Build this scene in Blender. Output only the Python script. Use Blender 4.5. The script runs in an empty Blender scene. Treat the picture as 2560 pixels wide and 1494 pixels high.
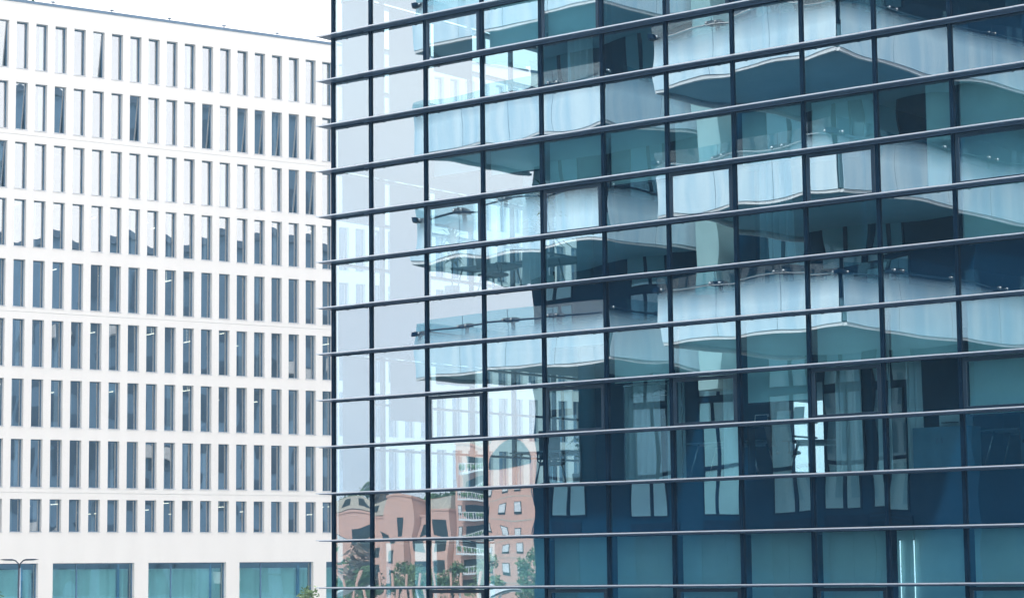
import bpy, bmesh, math, random
from math import sin, cos, pi, radians, sqrt
from mathutils import Vector, Matrix

# ------------------------------------------------------------------ camera, sky, sun, exposure
sc = bpy.context.scene
C = sc.collection
EYE = 7.5                                     # camera height above the ground, metres
cam_d = bpy.data.cameras.new('camera')
cam = bpy.data.objects.new('camera', cam_d); C.objects.link(cam)
cam_d.sensor_width = 36.0; cam_d.lens = 5869.81/2560*36
cam_d.clip_start = 0.1; cam_d.clip_end = 6000
pitch, roll = 0.1172, -0.0103
cam.matrix_world = Matrix.Translation((0, 0, EYE)) @ Matrix.Rotation(pi/2+pitch, 4, 'X') @ Matrix.Rotation(roll, 4, 'Z')
sc.camera = cam

SUN_EL, SUN_AZ = radians(42), radians(54)    # azimuth from +Y towards +X: the sun stands behind the buildings
w = bpy.data.worlds.new('World'); sc.world = w; w.use_nodes = True
nt = w.node_tree; nt.nodes.clear()
def N(nt, t, **k):
    n = nt.nodes.new(t)
    for a, b in k.items(): setattr(n, a, b)
    return n
def mth(nt, op, a, b=None, clamp=False):
    n = N(nt, 'ShaderNodeMath', operation=op, use_clamp=clamp)
    for i, v in enumerate((a, b)):
        if v is None: continue
        if isinstance(v, (int, float)): n.inputs[i].default_value = v
        else: nt.links.new(v, n.inputs[i])
    return n.outputs[0]
def mix(nt, f, a, b, bt='MIX'):
    n = N(nt, 'ShaderNodeMix', data_type='RGBA', blend_type=bt)
    for i, v in ((0, f), (6, a), (7, b)):
        if isinstance(v, (int, float)): n.inputs[i].default_value = v
        elif isinstance(v, tuple): n.inputs[i].default_value = (*v, 1)
        else: nt.links.new(v, n.inputs[i])
    return n.outputs[2]
def noise(nt, vec, scale, detail=3, rough=.5, out=0):
    n = N(nt, 'ShaderNodeTexNoise'); n.inputs['Scale'].default_value = scale
    n.inputs['Detail'].default_value = detail; n.inputs['Roughness'].default_value = rough
    if vec is not None: nt.links.new(vec, n.inputs['Vector'])
    return n.outputs[out]
def ramp(nt, f, lo, hi, a=0., b=1.):
    n = N(nt, 'ShaderNodeMapRange'); n.inputs[1].default_value = lo; n.inputs[2].default_value = hi
    n.inputs[3].default_value = a; n.inputs[4].default_value = b; nt.links.new(f, n.inputs[0]); return n.outputs[0]
def scl(nt, vec, s):
    n = N(nt, 'ShaderNodeMapping'); n.inputs['Scale'].default_value = s; nt.links.new(vec, n.inputs[0]); return n.outputs[0]
sky = N(nt, 'ShaderNodeTexSky', sky_type='NISHITA', sun_disc=False)
sky.sun_elevation = SUN_EL; sky.sun_rotation = SUN_AZ
sky.air_density = 1.0; sky.dust_density = 2.0; sky.altitude = 100
tc = N(nt, 'ShaderNodeTexCoord')
cl = noise(nt, scl(nt, tc.outputs['Generated'], (1, 1, 2.5)), 1.7, 5, .55)
cover = ramp(nt, cl, .25, .75, .86, .99)
tone = mix(nt, ramp(nt, cl, .3, .7), (13.0, 12.6, 13.4), (15.0, 14.5, 14.2))      # thin bright cloud
colr = mix(nt, cover, sky.outputs[0], tone)
bg = N(nt, 'ShaderNodeBackground'); bg.inputs[1].default_value = 0.10
nt.links.new(colr, bg.inputs[0])
nt.links.new(bg.outputs[0], N(nt, 'ShaderNodeOutputWorld').inputs[0])

sd = bpy.data.lights.new('sun', 'SUN'); sun = bpy.data.objects.new('sun', sd); C.objects.link(sun)
sd.energy = 3.8; sd.angle = radians(3); sd.color = (1, .96, .9)
sdir = Vector((sin(SUN_AZ)*cos(SUN_EL), cos(SUN_AZ)*cos(SUN_EL), sin(SUN_EL)))
sun.rotation_euler = sdir.to_track_quat('Z', 'Y').to_euler()
sun.location = (0, 0, 80)

sc.view_settings.view_transform = 'Standard'; sc.view_settings.look = 'None'
sc.view_settings.exposure = 0.66; sc.view_settings.gamma = 1; sc.view_settings.use_curve_mapping = False
cy = sc.cycles
cy.max_bounces = 12; cy.glossy_bounces = 6; cy.diffuse_bounces = 3; cy.transparent_max_bounces = 24
cy.transmission_bounces = 4; cy.caustics_reflective = False; cy.caustics_refractive = False
cy.use_denoising = True; cy.sample_clamp_indirect = 6
try: cy.denoiser = 'OPENIMAGEDENOISE'
except Exception: pass

# ------------------------------------------------------------------ frames
GA = .668
GX, GY = -3.8835, 50.5807                      # the corner of the glass building
TX, TY = cos(GA), -sin(GA)                     # along its facade, to the right
NX, NY = -sin(GA), -cos(GA)                    # out of its facade
def gw(u, w): return (GX+u*TX+w*NX, GY+u*TY+w*NY)
RZ0 = 11.767+EYE                               # height of the topmost transom in the picture
def zr(r): return RZ0-r
UM = [0, 1.10, 2.655, 4.20]+[4.20+1.5433*i for i in range(1, 19)]   # mullions along the facade
W_A = .6053; WX, WY = -28.8929, 134.9722; WP = 1.2136

# ------------------------------------------------------------------ materials
def mat(name, base=(.5, .5, .5), rough=.6, metal=0., spec=.5, nscale=3., namt=.12, base2=None, bump=0., bscale=40., em=None, es=0., stretch=(1, 1, 1)):
    m = bpy.data.materials.new(name); m.use_nodes = True; t = m.node_tree; t.nodes.clear()
    p = N(t, 'ShaderNodeBsdfPrincipled'); o = N(t, 'ShaderNodeOutputMaterial'); t.links.new(p.outputs[0], o.inputs[0])
    tcn = N(t, 'ShaderNodeTexCoord'); v = scl(t, tcn.outputs['Object'], stretch)
    f = noise(t, v, nscale, 4, .55)
    b2 = base2 or tuple(c*(1-2.2*namt) for c in base)
    t.links.new(mix(t, ramp(t, f, .3, .7), base, b2), p.inputs['Base Color'])
    t.links.new(ramp(t, f, .3, .7, rough*.9, min(1, rough*1.12)), p.inputs['Roughness'])
    p.inputs['Metallic'].default_value = metal; p.inputs['Specular IOR Level'].default_value = spec
    if bump:
        bn = N(t, 'ShaderNodeBump'); bn.inputs['Strength'].default_value = bump; bn.inputs['Distance'].default_value = .01
        t.links.new(noise(t, v, bscale, 3), bn.inputs['Height']); t.links.new(bn.outputs[0], p.inputs['Normal'])
    if em:
        p.inputs['Emission Color'].default_value = (*em, 1); p.inputs['Emission Strength'].default_value = es
    return m
def glass(name, r0, r1, tint, gcol, dirt=.03):
    """coated window glass: part mirror, part see-through"""
    m = bpy.data.materials.new(name); m.use_nodes = True; t = m.node_tree; t.nodes.clear()
    lw = N(t, 'ShaderNodeLayerWeight'); lw.inputs[0].default_value = .5
    f = mth(t, 'ADD', mth(t, 'MULTIPLY', mth(t, 'POWER', lw.outputs['Facing'], 4.), r1), r0, True)
    tr = N(t, 'ShaderNodeBsdfTransparent'); tr.inputs[0].default_value = (*tint, 1)
    gl = N(t, 'ShaderNodeBsdfGlossy'); gl.inputs[0].default_value = (*gcol, 1); gl.inputs['Roughness'].default_value = 0.
    mx = N(t, 'ShaderNodeMixShader'); t.links.new(f, mx.inputs[0]); t.links.new(tr.outputs[0], mx.inputs[1]); t.links.new(gl.outputs[0], mx.inputs[2])
    df = N(t, 'ShaderNodeBsdfDiffuse'); df.inputs[0].default_value = (.18, .42, .58, 1)
    tcn = N(t, 'ShaderNodeTexCoord')
    d = ramp(t, noise(t, scl(t, tcn.outputs['Object'], (3, 3, .8)), 2.2, 5, .6), .35, .75, dirt*.3, dirt)
    m2 = N(t, 'ShaderNodeMixShader'); t.links.new(d, m2.inputs[0]); t.links.new(mx.outputs[0], m2.inputs[1]); t.links.new(df.outputs[0], m2.inputs[2])
    t.links.new(m2.outputs[0], N(t, 'ShaderNodeOutputMaterial').inputs[0])
    return m
M = {}
M['coat'] = glass('coated_glass', .42, .5, (.54, .83, .92), (.77, .91, 1.0), .012)
M['clear'] = glass('clear_glass', .06, .4, (.94, .99, .98), (.95, 1, 1), .01)
M['wglass'] = glass('window_glass', .46, .5, (.56, .70, .80), (.93, .97, 1.0), .02)
M['shop'] = glass('shop_glass', .34, .5, (.62, .92, .95), (.75, .93, .97), .03)
M['frame'] = mat('dark_frame_metal', (.002, .028, .070), .6, 0., .1, nscale=2, namt=.15)
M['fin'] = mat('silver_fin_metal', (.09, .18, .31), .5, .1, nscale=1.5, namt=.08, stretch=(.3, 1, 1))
M['nose'] = mat('bright_fin_edge', (.72, .79, .88), .35, .3, nscale=2, namt=.05)  # coloured far brighter than the fins so the edges read as catching light
M['sash'] = mat('sash_metal', (.020, .055, .10), .35, .4)
M['navy'] = mat('spandrel_navy', (.002, .048, .108), .6, 0, .08, nscale=.6, namt=.12)
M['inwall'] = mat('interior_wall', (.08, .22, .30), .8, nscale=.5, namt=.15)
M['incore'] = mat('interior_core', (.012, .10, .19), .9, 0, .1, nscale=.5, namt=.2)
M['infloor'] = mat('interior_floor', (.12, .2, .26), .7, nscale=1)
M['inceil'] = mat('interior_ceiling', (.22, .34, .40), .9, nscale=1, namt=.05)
M['blind'] = mat('roller_blind_cloth', (.62, .86, .84), .95, nscale=.8, namt=.08, bump=.1, bscale=220)
M['sblind'] = mat('pale_side_blind', (.50, .54, .62), .95, nscale=.8, namt=.05)
M['wall'] = mat('white_render', (.84, .825, .79), .85, nscale=1.1, namt=.022, bump=.12, bscale=18, stretch=(1, 1, .12))
M['wallside'] = mat('white_reveal', (.83, .83, .81), .85, nscale=1, namt=.03)
M['coping'] = mat('roof_coping', (.14, .22, .32), .5, .3)
M['sill'] = mat('pale_sill', (.66, .70, .74), .5, .2)
M['wframe'] = mat('window_frame_blue', (.10, .22, .36), .6, 0, .2)
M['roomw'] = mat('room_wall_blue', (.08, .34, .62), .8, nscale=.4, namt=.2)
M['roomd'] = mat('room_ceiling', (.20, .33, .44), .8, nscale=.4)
M['curtain'] = mat('pale_curtain', (.72, .82, .84), .9, nscale=1.2, namt=.06)
M['tube'] = mat('lit_tube', (1, .95, .8), .5, em=(1., .86, .62), es=2.2)
M['tubew'] = mat('lit_white_tube', (1, 1, 1), .5, em=(.85, .95, 1.), es=1.6)  # glow that stands in for a reflection in the glass
M['chrome'] = mat('bright_steel', (.75, .78, .8), .2, 1.)
M['black'] = mat('black_plastic', (.012, .02, .035), .5)
M['opcurt'] = mat('opposite_curtain', (.16, .30, .36), .9, nscale=1.5, namt=.12, stretch=(3, 3, .3))
M['desk'] = mat('desk_top', (.22, .34, .42), .35, namt=.1)
M['cab'] = mat('cabinet_grey', (.16, .36, .48), .5)
M['paper'] = mat('white_plastic', (.6, .7, .72), .5)
M['leaf'] = mat('leaf_green', (.07, .15, .06), .6, nscale=2, base2=(.13, .21, .08))
M['leafy'] = mat('leaf_yellow_green', (.22, .27, .11), .6, nscale=2, base2=(.13, .22, .10))
M['leafr'] = mat('leaf_red_brown', (.20, .14, .12), .6, nscale=2, base2=(.14, .12, .08))
M['bark'] = mat('bark', (.09, .07, .055), .9, nscale=6)
M['lampm'] = mat('lamp_metal', (.03, .05, .08), .4, .5)
M['asph'] = mat('asphalt', (.055, .058, .062), .9, nscale=.6, bump=.2)
M['pave'] = mat('pale_paving', (.34, .34, .33), .9, nscale=.25)
M['hill'] = mat('wooded_hill', (.06, .10, .07), .9, nscale=.05, base2=(.10, .14, .09))

# ------------------------------------------------------------------ mesh builder
class MB:
    def __init__(s): s.v = []; s.f = []; s.sm = False
    def quad(s, a, b, c, d): i = len(s.v); s.v += [a, b, c, d]; s.f.append((i, i+1, i+2, i+3))
    def box(s, x0, y0, z0, x1, y1, z1):
        x0, x1 = sorted((x0, x1)); y0, y1 = sorted((y0, y1)); z0, z1 = sorted((z0, z1))
        i = len(s.v)
        s.v += [(x0,y0,z0),(x1,y0,z0),(x1,y1,z0),(x0,y1,z0),(x0,y0,z1),(x1,y0,z1),(x1,y1,z1),(x0,y1,z1)]
        for f in ((0,3,2,1),(4,5,6,7),(0,1,5,4),(1,2,6,5),(2,3,7,6),(3,0,4,7)): s.f.append(tuple(i+k for k in f))
        return s
    def rbox(s, x0, y0, z0, x1, y1, z1, M4):
        i = len(s.v); s.box(x0, y0, z0, x1, y1, z1)
        for k in range(i, len(s.v)): s.v[k] = tuple(M4 @ Vector(s.v[k]))
        return s
    def tube(s, pts, r, n=8, r2=None, cap=True):
        pts = [Vector(p) for p in pts]; k0 = len(s.v); m = len(pts)
        for i, p in enumerate(pts):
            d = (pts[min(i+1, m-1)]-pts[max(i-1, 0)]).normalized()
            a = d.cross(Vector((0, 0, 1)));
            if a.length < 1e-3: a = Vector((1, 0, 0))
            a.normalize(); b = d.cross(a)
            rr = r if r2 is None else r+(r2-r)*i/(m-1)
            for j in range(n):
                t = 2*pi*j/n; q = p+a*cos(t)*rr+b*sin(t)*rr; s.v.append(tuple(q))
        for i in range(m-1):
            for j in range(n):
                a = k0+i*n+j; b = k0+i*n+(j+1) % n; s.f.append((a, b, b+n, a+n))
        if cap: s.f.append(tuple(k0+j for j in range(n))[::-1]); s.f.append(tuple(k0+(m-1)*n+j for j in range(n)))
        return s
    def prism(s, poly, z0, z1):
        n = len(poly); i = len(s.v)
        s.v += [(x, y, z0) for x, y in poly]+[(x, y, z1) for x, y in poly]
        s.f.append(tuple(range(i, i+n))[::-1]); s.f.append(tuple(range(i+n, i+2*n)))
        for k in range(n): a = i+k; b = i+(k+1) % n; s.f.append((a, b, b+n, a+n))
        return s
    def xprism(s, poly, y0, y1):            # outline in x,z extruded along y
        n = len(poly); i = len(s.v)
        s.v += [(x, y0, z) for x, z in poly]+[(x, y1, z) for x, z in poly]
        s.f.append(tuple(range(i, i+n))); s.f.append(tuple(range(i+n, i+2*n))[::-1])
        for k in range(n): a = i+k; b = i+(k+1) % n; s.f.append((b, a, a+n, b+n))
        return s
    def sphere(s, c, r, n=8, sz=1.):
        k0 = len(s.v); rings = n//2+1
        for i in range(rings+1):
            ph = pi*i/rings
            for j in range(n): t = 2*pi*j/n; s.v.append((c[0]+r*sin(ph)*cos(t), c[1]+r*sin(ph)*sin(t), c[2]+r*cos(ph)*sz))
        for i in range(rings):
            for j in range(n): a = k0+i*n+j; b = k0+i*n+(j+1) % n; s.f.append((a, a+n, b+n, b))
        return s
    def mesh(s, name, m=None, smooth=False):
        me = bpy.data.meshes.new(name); me.from_pydata(s.v, [], s.f); me.update()
        if m: me.materials.append(M[m])
        if smooth: me.polygons.foreach_set('use_smooth', [True]*len(me.polygons))
        return me
    def build(s, name, m, parent=None, bevel=0, smooth=False, **tags):
        return link(name, s.mesh(name, m, smooth), parent, bevel, **tags)
def link(name, me, parent=None, bevel=0, loc=None, rot=None, **tags):
    o = bpy.data.objects.new(name, me); C.objects.link(o)
    if parent: o.parent = parent
    if loc: o.location = loc
    if rot: o.rotation_euler = rot
    if bevel:
        b = o.modifiers.new('bevel', 'BEVEL'); b.width = bevel; b.segments = 2; b.limit_method = 'ANGLE'
    for k, v in tags.items(): o[k] = v
    return o
def thing(name, label, cat, loc=(0, 0, 0), rz=0, group=None):
    o = bpy.data.objects.new(name, None); C.objects.link(o); o.location = loc; o.rotation_euler = (0, 0, rz)
    o.empty_display_size = .2; o['label'] = label; o['category'] = cat
    if group: o['group'] = group
    return o
def copy_tree(o, parent=None):
    c = o.copy(); C.objects.link(c)
    if parent: c.parent = parent
    for ch in list(o.children): copy_tree(ch, c)
    return c
rnd = random.Random(7)

# ------------------------------------------------------------------ the ground
g = MB(); g.quad((-900, -900, 0), (900, -900, 0), (900, 900, 0), (-900, 900, 0))
g.build('ground', 'pave', kind='structure')
def road(name, p, q, wd, z, m='asph'):
    p, q = Vector(p), Vector(q); d = (q-p).normalized(); s = Vector((-d.y, d.x))*wd/2
    r = MB(); r.quad(*[(a.x, a.y, z) for a in (p-s, q-s, q+s, p+s)]); return r.build(name, m, kind='structure')
road('road', gw(-220, 14), gw(120, 14), 7, .004)
road('side_road', (WX-60*cos(W_A)+9, WY-60*sin(W_A)-14), (WX+25*cos(W_A)+9, WY+25*sin(W_A)-14), 7, .008)

# ================================================================== GLASS OFFICE BUILDING
# local x runs along the facade to the right, local y into the building, z up from the ground
gb = thing('glass_office_building', 'glass fronted office block with silver horizontal fins filling the right of the picture', 'office building', (GX, GY, 0), -GA)
NB = len(UM)-1; UE = UM[-1]; DEP = 20.; RT, RB = -4, 18      # rows of panes above and below
ZT = zr(RT)
def pane_mesh(name, wd, ht, kind, amp):
    """a sheet of glass, very slightly pillowed and warped as sealed units are"""
    r = random.Random(kind*31+5); nx, ny = 14, 10; b = MB()
    c = [r.uniform(-1, 1) for _ in range(8)]; ph = [r.uniform(0, 6.28) for _ in range(4)]
    sg = 1 if r.random() < .75 else -.6
    for j in range(ny+1):
        for i in range(nx+1):
            x = 2*i/nx-1; y = 2*j/ny-1
            d = sg*(.8+.4*c[0])*(1-x*x)*(1-y*y)+.28*c[1]*x*y*(1-y*y)+.22*c[2]*(x**3-x)+.22*c[3]*(y**3-y)+.25*c[4]*x*(1-x*x)*(1-y*y)
            d += .035*sin(3.1*x+ph[0])*sin(4.2*y+ph[1])+.02*sin(7*x+ph[2])*cos(3*y)
            b.v.append((x*wd/2, d*amp, y*ht/2))
    for j in range(ny):
        for i in range(nx): a = j*(nx+1)+i; b.f.append((a, a+1, a+nx+2, a+nx+1))
    return b
pm_cache = {}
def pane_data(wd, kind, amp, ht=.955):
    k = (round(wd, 3), kind, amp, ht)
    if k not in pm_cache: pm_cache[k] = pane_mesh('pane', wd, ht, kind, amp).mesh('pane', 'coat', True)
    return pm_cache[k]
SASH = lambda r, c: (r % 4 == 0) and c % 2 == 0 and c > 0
cells = []
for c in range(NB):
    for r in range(RT, RB): cells.append((c, r))
big = [(c, r) for c in range(10, 0, -1) for r in range(-1, 13) if not (c >= 4 and r < 0) and not (c >= 8 and r < 1) and not (c >= 6 and r < 0)]
big = [x for x in sorted(big, key=lambda x: (-(UM[x[0]+1]-UM[x[0]])*(1+.03*x[0])))][:100]
bigset = set(big)
rest = MB()
for c, r in cells:
    u0, u1 = UM[c], UM[c+1]; wd = u1-u0-.075
    kind = rnd.randrange(9); amp = .00095 if r < 8 else .00070
    x, z = (u0+u1)/2, zr(r+.5); tx, tz = rnd.gauss(0, .0011), rnd.gauss(0, .0012)
    yy = .022 if not SASH(r, c) else .0
    if (c, r) in bigset:
        link('pane', pane_data(wd, kind, amp), gb, loc=(x, yy, z), rot=(tx, 0, tz))
    else:
        pb = pane_mesh('p', wd, .955, kind, amp); i = len(rest.v)
        rest.v += [(x+a, yy+b+tx*d+tz*a, z+d) for a, b, d in pb.v]; rest.f += [tuple(k+i for k in f) for f in pb.f]
rest.build('pane', 'coat', gb, smooth=True, kind='stuff')
# mullions: two dark bars with a narrow groove between
for i, u in enumerate(UM):
    b = MB(); z0, z1 = 0, ZT
    b.box(u-.034, -.018, z0, u-.005, .10, z1); b.box(u+.005, -.018, z0, u+.034, .10, z1); b.box(u-.006, -.004, z0, u+.006, .09, z1)
    b.build('mullion', 'frame', gb)
# transoms and fins
for r in range(RT, RB+1):
    z = zr(r); b = MB()
    b.box(.045, -.010, z-.022, UE, .085, z+.030)
    b.build('transom', 'frame', gb)
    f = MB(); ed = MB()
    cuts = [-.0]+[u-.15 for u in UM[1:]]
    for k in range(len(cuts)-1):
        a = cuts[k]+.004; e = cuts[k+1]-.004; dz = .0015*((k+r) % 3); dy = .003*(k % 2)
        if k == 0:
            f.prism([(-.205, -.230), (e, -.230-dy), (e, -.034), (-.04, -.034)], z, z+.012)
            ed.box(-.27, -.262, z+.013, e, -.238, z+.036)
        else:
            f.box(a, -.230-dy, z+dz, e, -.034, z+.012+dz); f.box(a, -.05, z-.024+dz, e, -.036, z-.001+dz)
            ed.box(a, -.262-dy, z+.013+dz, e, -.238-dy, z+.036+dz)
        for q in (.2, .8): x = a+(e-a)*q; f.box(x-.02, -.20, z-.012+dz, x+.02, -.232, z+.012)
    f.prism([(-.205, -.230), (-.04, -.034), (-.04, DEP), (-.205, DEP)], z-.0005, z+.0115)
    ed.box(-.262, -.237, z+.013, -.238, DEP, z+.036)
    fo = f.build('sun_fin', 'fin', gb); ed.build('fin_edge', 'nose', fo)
# opening sashes
for c in range(2, 12, 2):
    for r in (-4, 0, 4, 8, 12):
        if r == -4 or (r == 0 and c > 6): continue
        u0, u1 = UM[c]+.05, UM[c+1]-.05; z1, z0 = zr(r)-.035, zr(r+1)+.035; t = .07
        b = MB(); ya, yb = -.016, .06
        b.box(u0, ya, z0, u1, yb, z0+t); b.box(u0, ya, z1-t, u1, yb, z1); b.box(u0, ya, z0+t, u0+t, yb, z1-t); b.box(u1-t, ya, z0+t, u1, yb, z1-t)
        s = b.build('window_sash', 'sash', gb, bevel=.004)
        h = MB(); xm = (u0+u1)/2; h.box(xm-.08, .062, z0+.02, xm+.08, .09, z0+.045); h.box(xm-.02, .062, z0+.045, xm+.02, .085, z0+.06)
        h.build('sash_handle', 'black', s)
# floors and spandrels
FL = [zr(r) for r in (-2, 2, 6, 10, 14, 18)]
for i, z in enumerate(FL):
    b = MB(); b.box(.12, .14, z-.32, UE-.1, DEP-.1, z-.02); b.build('floor_slab', 'infloor', gb)
    if i < 5:
        b = MB(); b.box(.05, .105, z-.985, UE-.1, .13, z-.015); b.build('spandrel_panel', 'navy', gb)
    b = MB(); b.box(.12, .14, z-.96, UE-.1, DEP-.1, z-.93); b.build('ceiling', 'inceil', gb)
for i, z in enumerate(FL[:-1]):
    zb, zt = FL[i]-.0, FL[i]
for i, z in enumerate(FL[1:]):                   # storeys: floor z, up to the ceiling of the slab above
    top = z+4-.96
    b = MB()
    if i == 2: b.box(2.4, 6.2, z, 7.5, 6.35, top); b.box(8.5, 6.2, z, UE-.2, 6.35, top); b.box(7.5, 6.2, z+2.3, 8.5, 6.35, top)
    else: b.box(2.2 if i == 1 else .9, 6.2, z, UE-.2, 6.35, top)
    if i > 2: b.box(5.9, .9, z, 6.0, 6.2, top)
    if i < 2: b.box(6.8, .9, z, 6.9, 6.2, top)
    b.box(12.6, .9, z, 12.7, 6.2, top)
    b.build('partition_wall', 'incore', gb)
    b = MB(); b.box(2.4, 9., z, 3.0, 9.6, top); b.build('column', 'inwall', gb)
    b = MB()
    for u in (6.35, 10.9, 16.): b.tube([(u, .62, z), (u, .62, top)], .17, 14)
    b.build('round_column', 'inwall', gb, smooth=True)
b = MB(); b.box(.0, -.02, ZT, UE, DEP, ZT+.5); b.build('roof', 'frame', gb)
b = MB(); b.box(UE-.05, .14, 0, UE, DEP, ZT-.01); b.box(.12, DEP-.05, 0, 4.9, DEP, .5); b.box(4.9, DEP-.05, 0, UE-.06, DEP, ZT-.01); b.build('rear_wall', 'inwall', gb)
# glazed end wall and its bars
b = MB(); b.quad((.02, .12, 0), (.02, DEP, 0), (.02, DEP, ZT), (.02, .12, ZT)); b.quad((.12, DEP-.02, .5), (4.9, DEP-.02, .5), (4.9, DEP-.02, ZT), (.12, DEP-.02, ZT)); b.build('side_glazing', 'clear', gb)
b = MB(); y = 1.56
while y < DEP: b.box(-.0, y-.035, 0, .10, y+.035, ZT); y += 1.56
b.build('side_mullion', 'sash', gb, kind='stuff')
b = MB()
for r in range(RT+1, RB): b.box(.005, .12, zr(r)-.025, .09, DEP, zr(r)+.025)
b.build('side_transom', 'sash', gb, kind='stuff')
# pale blinds drawn on the end wall beside the corner
for i, r0 in enumerate((-1, 3, 7, 11)):
    for k, (h, wd) in enumerate([[(3, 1.4), (2.9, 1.4), (1.2, 1.4)], [(1.0, 1.4), (2.9, 1.4), (.8, 1.4)], [(2.9, .9), (1.3, 1.4), (.4, 1.4)], [(2.4, 1.4), (2.9, .8), (2.9, 1.4)]][i]):
        b = MB(); y0 = .16+1.56*k; zt = zr(r0)-.03; b.box(.13, y0, zt-h, .14, y0+wd, zt); b.build('side_blind', 'sblind', gb)
# roller blinds: (first row of storey, {bay: rows covered})
BL = {-1: {0: .15, 1: .1, 2: 1.0, 3: 1.9, 4: 1.9, 5: .3, 6: .5, 7: 1., 8: 1.5, 9: .3, 10: .4},
      3: {2: .35, 3: .5, 4: 1.0, 5: 1.05, 6: .9, 7: 1.0, 8: 1.0, 9: 1.9, 10: 2.95},
      7: {4: .2, 5: 1.0, 6: 1.0, 7: 1.55, 8: 1.0, 9: .9, 10: 2.0},
      11: {3: 2.9, 4: 2.9, 5: 2.9, 6: 2.9, 7: 2.9, 8: 2.9, 9: 2.9, 10: 2.9}}
for r0, d in BL.items():
    for c, h in d.items():
        u0, u1 = UM[c]+.07, UM[c+1]-.07; zt = zr(r0)-.03; zb = zt-h
        if r0 == 3 and c == 9: u0 += .85
        b = MB(); n = 12
        for k in range(n):
            xa, xb = u0+(u1-u0)*k/n, u0+(u1-u0)*(k+1)/n
            ya, yb = .20+.006*sin(k*1.3+c), .20+.006*sin((k+1)*1.3+c)
            b.quad((xa, ya, zb), (xb, yb, zb), (xb, yb, zt), (xa, ya, zt))
        o = b.build('roller_blind', 'blind', gb, smooth=True)
        b = MB(); b.box(u0, .19, zb-.03, u1, .215, zb); b.build('hem_bar', 'sash', o)

# ------------------------------------------------------------------ things inside the glass building
def curtain(label, u0, u1, y, z0, z1, amp=.06, fold=.16, m='curtain', group=None, seed=1):
    r = random.Random(seed); b = MB(); n = max(8, int((u1-u0)/.02)); cols = []
    for k in range(n+1):
        q = k/n; x = u0+(u1-u0)*q; ph = 2*pi*(x/fold)+r.uniform(-.15, .15)
        cols.append((x, y+amp*.6*sin(ph), y+amp*sin(ph+.3)+.02*sin(q*7), (q-.5)*(u1-u0)*-.12))
    for k in range(n):
        a, c = cols[k], cols[k+1]
        b.quad((a[0], a[2], z0), (c[0], c[2], z0), (c[0]+c[3], c[1], z1), (a[0]+a[3], a[1], z1))
    me = b.mesh('curtain', m, True)
    o = link('curtain', me); o.location = (GX, GY, 0); o.rotation_euler = (0, 0, -GA)
    o['label'] = label; o['category'] = 'curtain'
    if group: o['group'] = group
    return o
def inside(u, d, z): x, y = gw(u, -d); return (x, y, z)
f3, f2, f1, f4 = zr(10), zr(6), zr(2), zr(14)
curtain('broad gathered curtain behind the clothes hangers on the lower office floor', 8.3, 8.75, .62, f3+.02, f3+2.98, seed=23, amp=.05)
curtain('loose curtain at the left of the wide framed window by the cabinet', 12.0+.02, 12.1+.0, .75, f3+.02, f3+2.98, seed=29, amp=.03)
curtain('long curtain at the right side of the framed window with slanting desk legs', 9.75, 10.2, .4, f3+.02, f3+2.98, seed=31)
curtain('pair of thin curtains drawn left of the dark cabinet window', 13.1, 13.4, .42, f3+.02, f3+2.98, seed=37)
curtain('blue grey curtain on the middle floor below the pale balcony band', 10.6, 11.4, .42, f2+.02, f2+1.98, seed=41, m='opcurt')
curtain('long pale curtain hanging left of the clothes hangers on the third floor from the top', 7.35, 8.25, .5, f3+.02, f3+2.98, seed=3)
curtain('gathered pale curtain in the wide framed window beside the printer cabinet', 12.15, 12.75, .5, f3+.02, f3+2.98, seed=5)
curtain('narrow pale curtain just left of the printer cabinet', 13.62, 13.95, .5, f3+.02, f3+2.98, seed=8)
curtain('tall curtain on the middle floor behind the dark window near the plant', 4.9, 5.5, .45, f2+.02, f2+2.98, seed=11)
curtain('wide curtain on the middle floor in the brightest fixed window', 5.8, 6.9, .32, f2+.98, f2+2.98, seed=13)
curtain('pale curtain with a bright edge on the top floor under the ceiling', 6.1, 6.75, .4, f1+.02, f1+2.98, seed=17)
curtain('faint curtain at the far right of the middle floor', 14.9, 15.3, .42, f2+.02, f2+2.98, seed=19)

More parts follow.
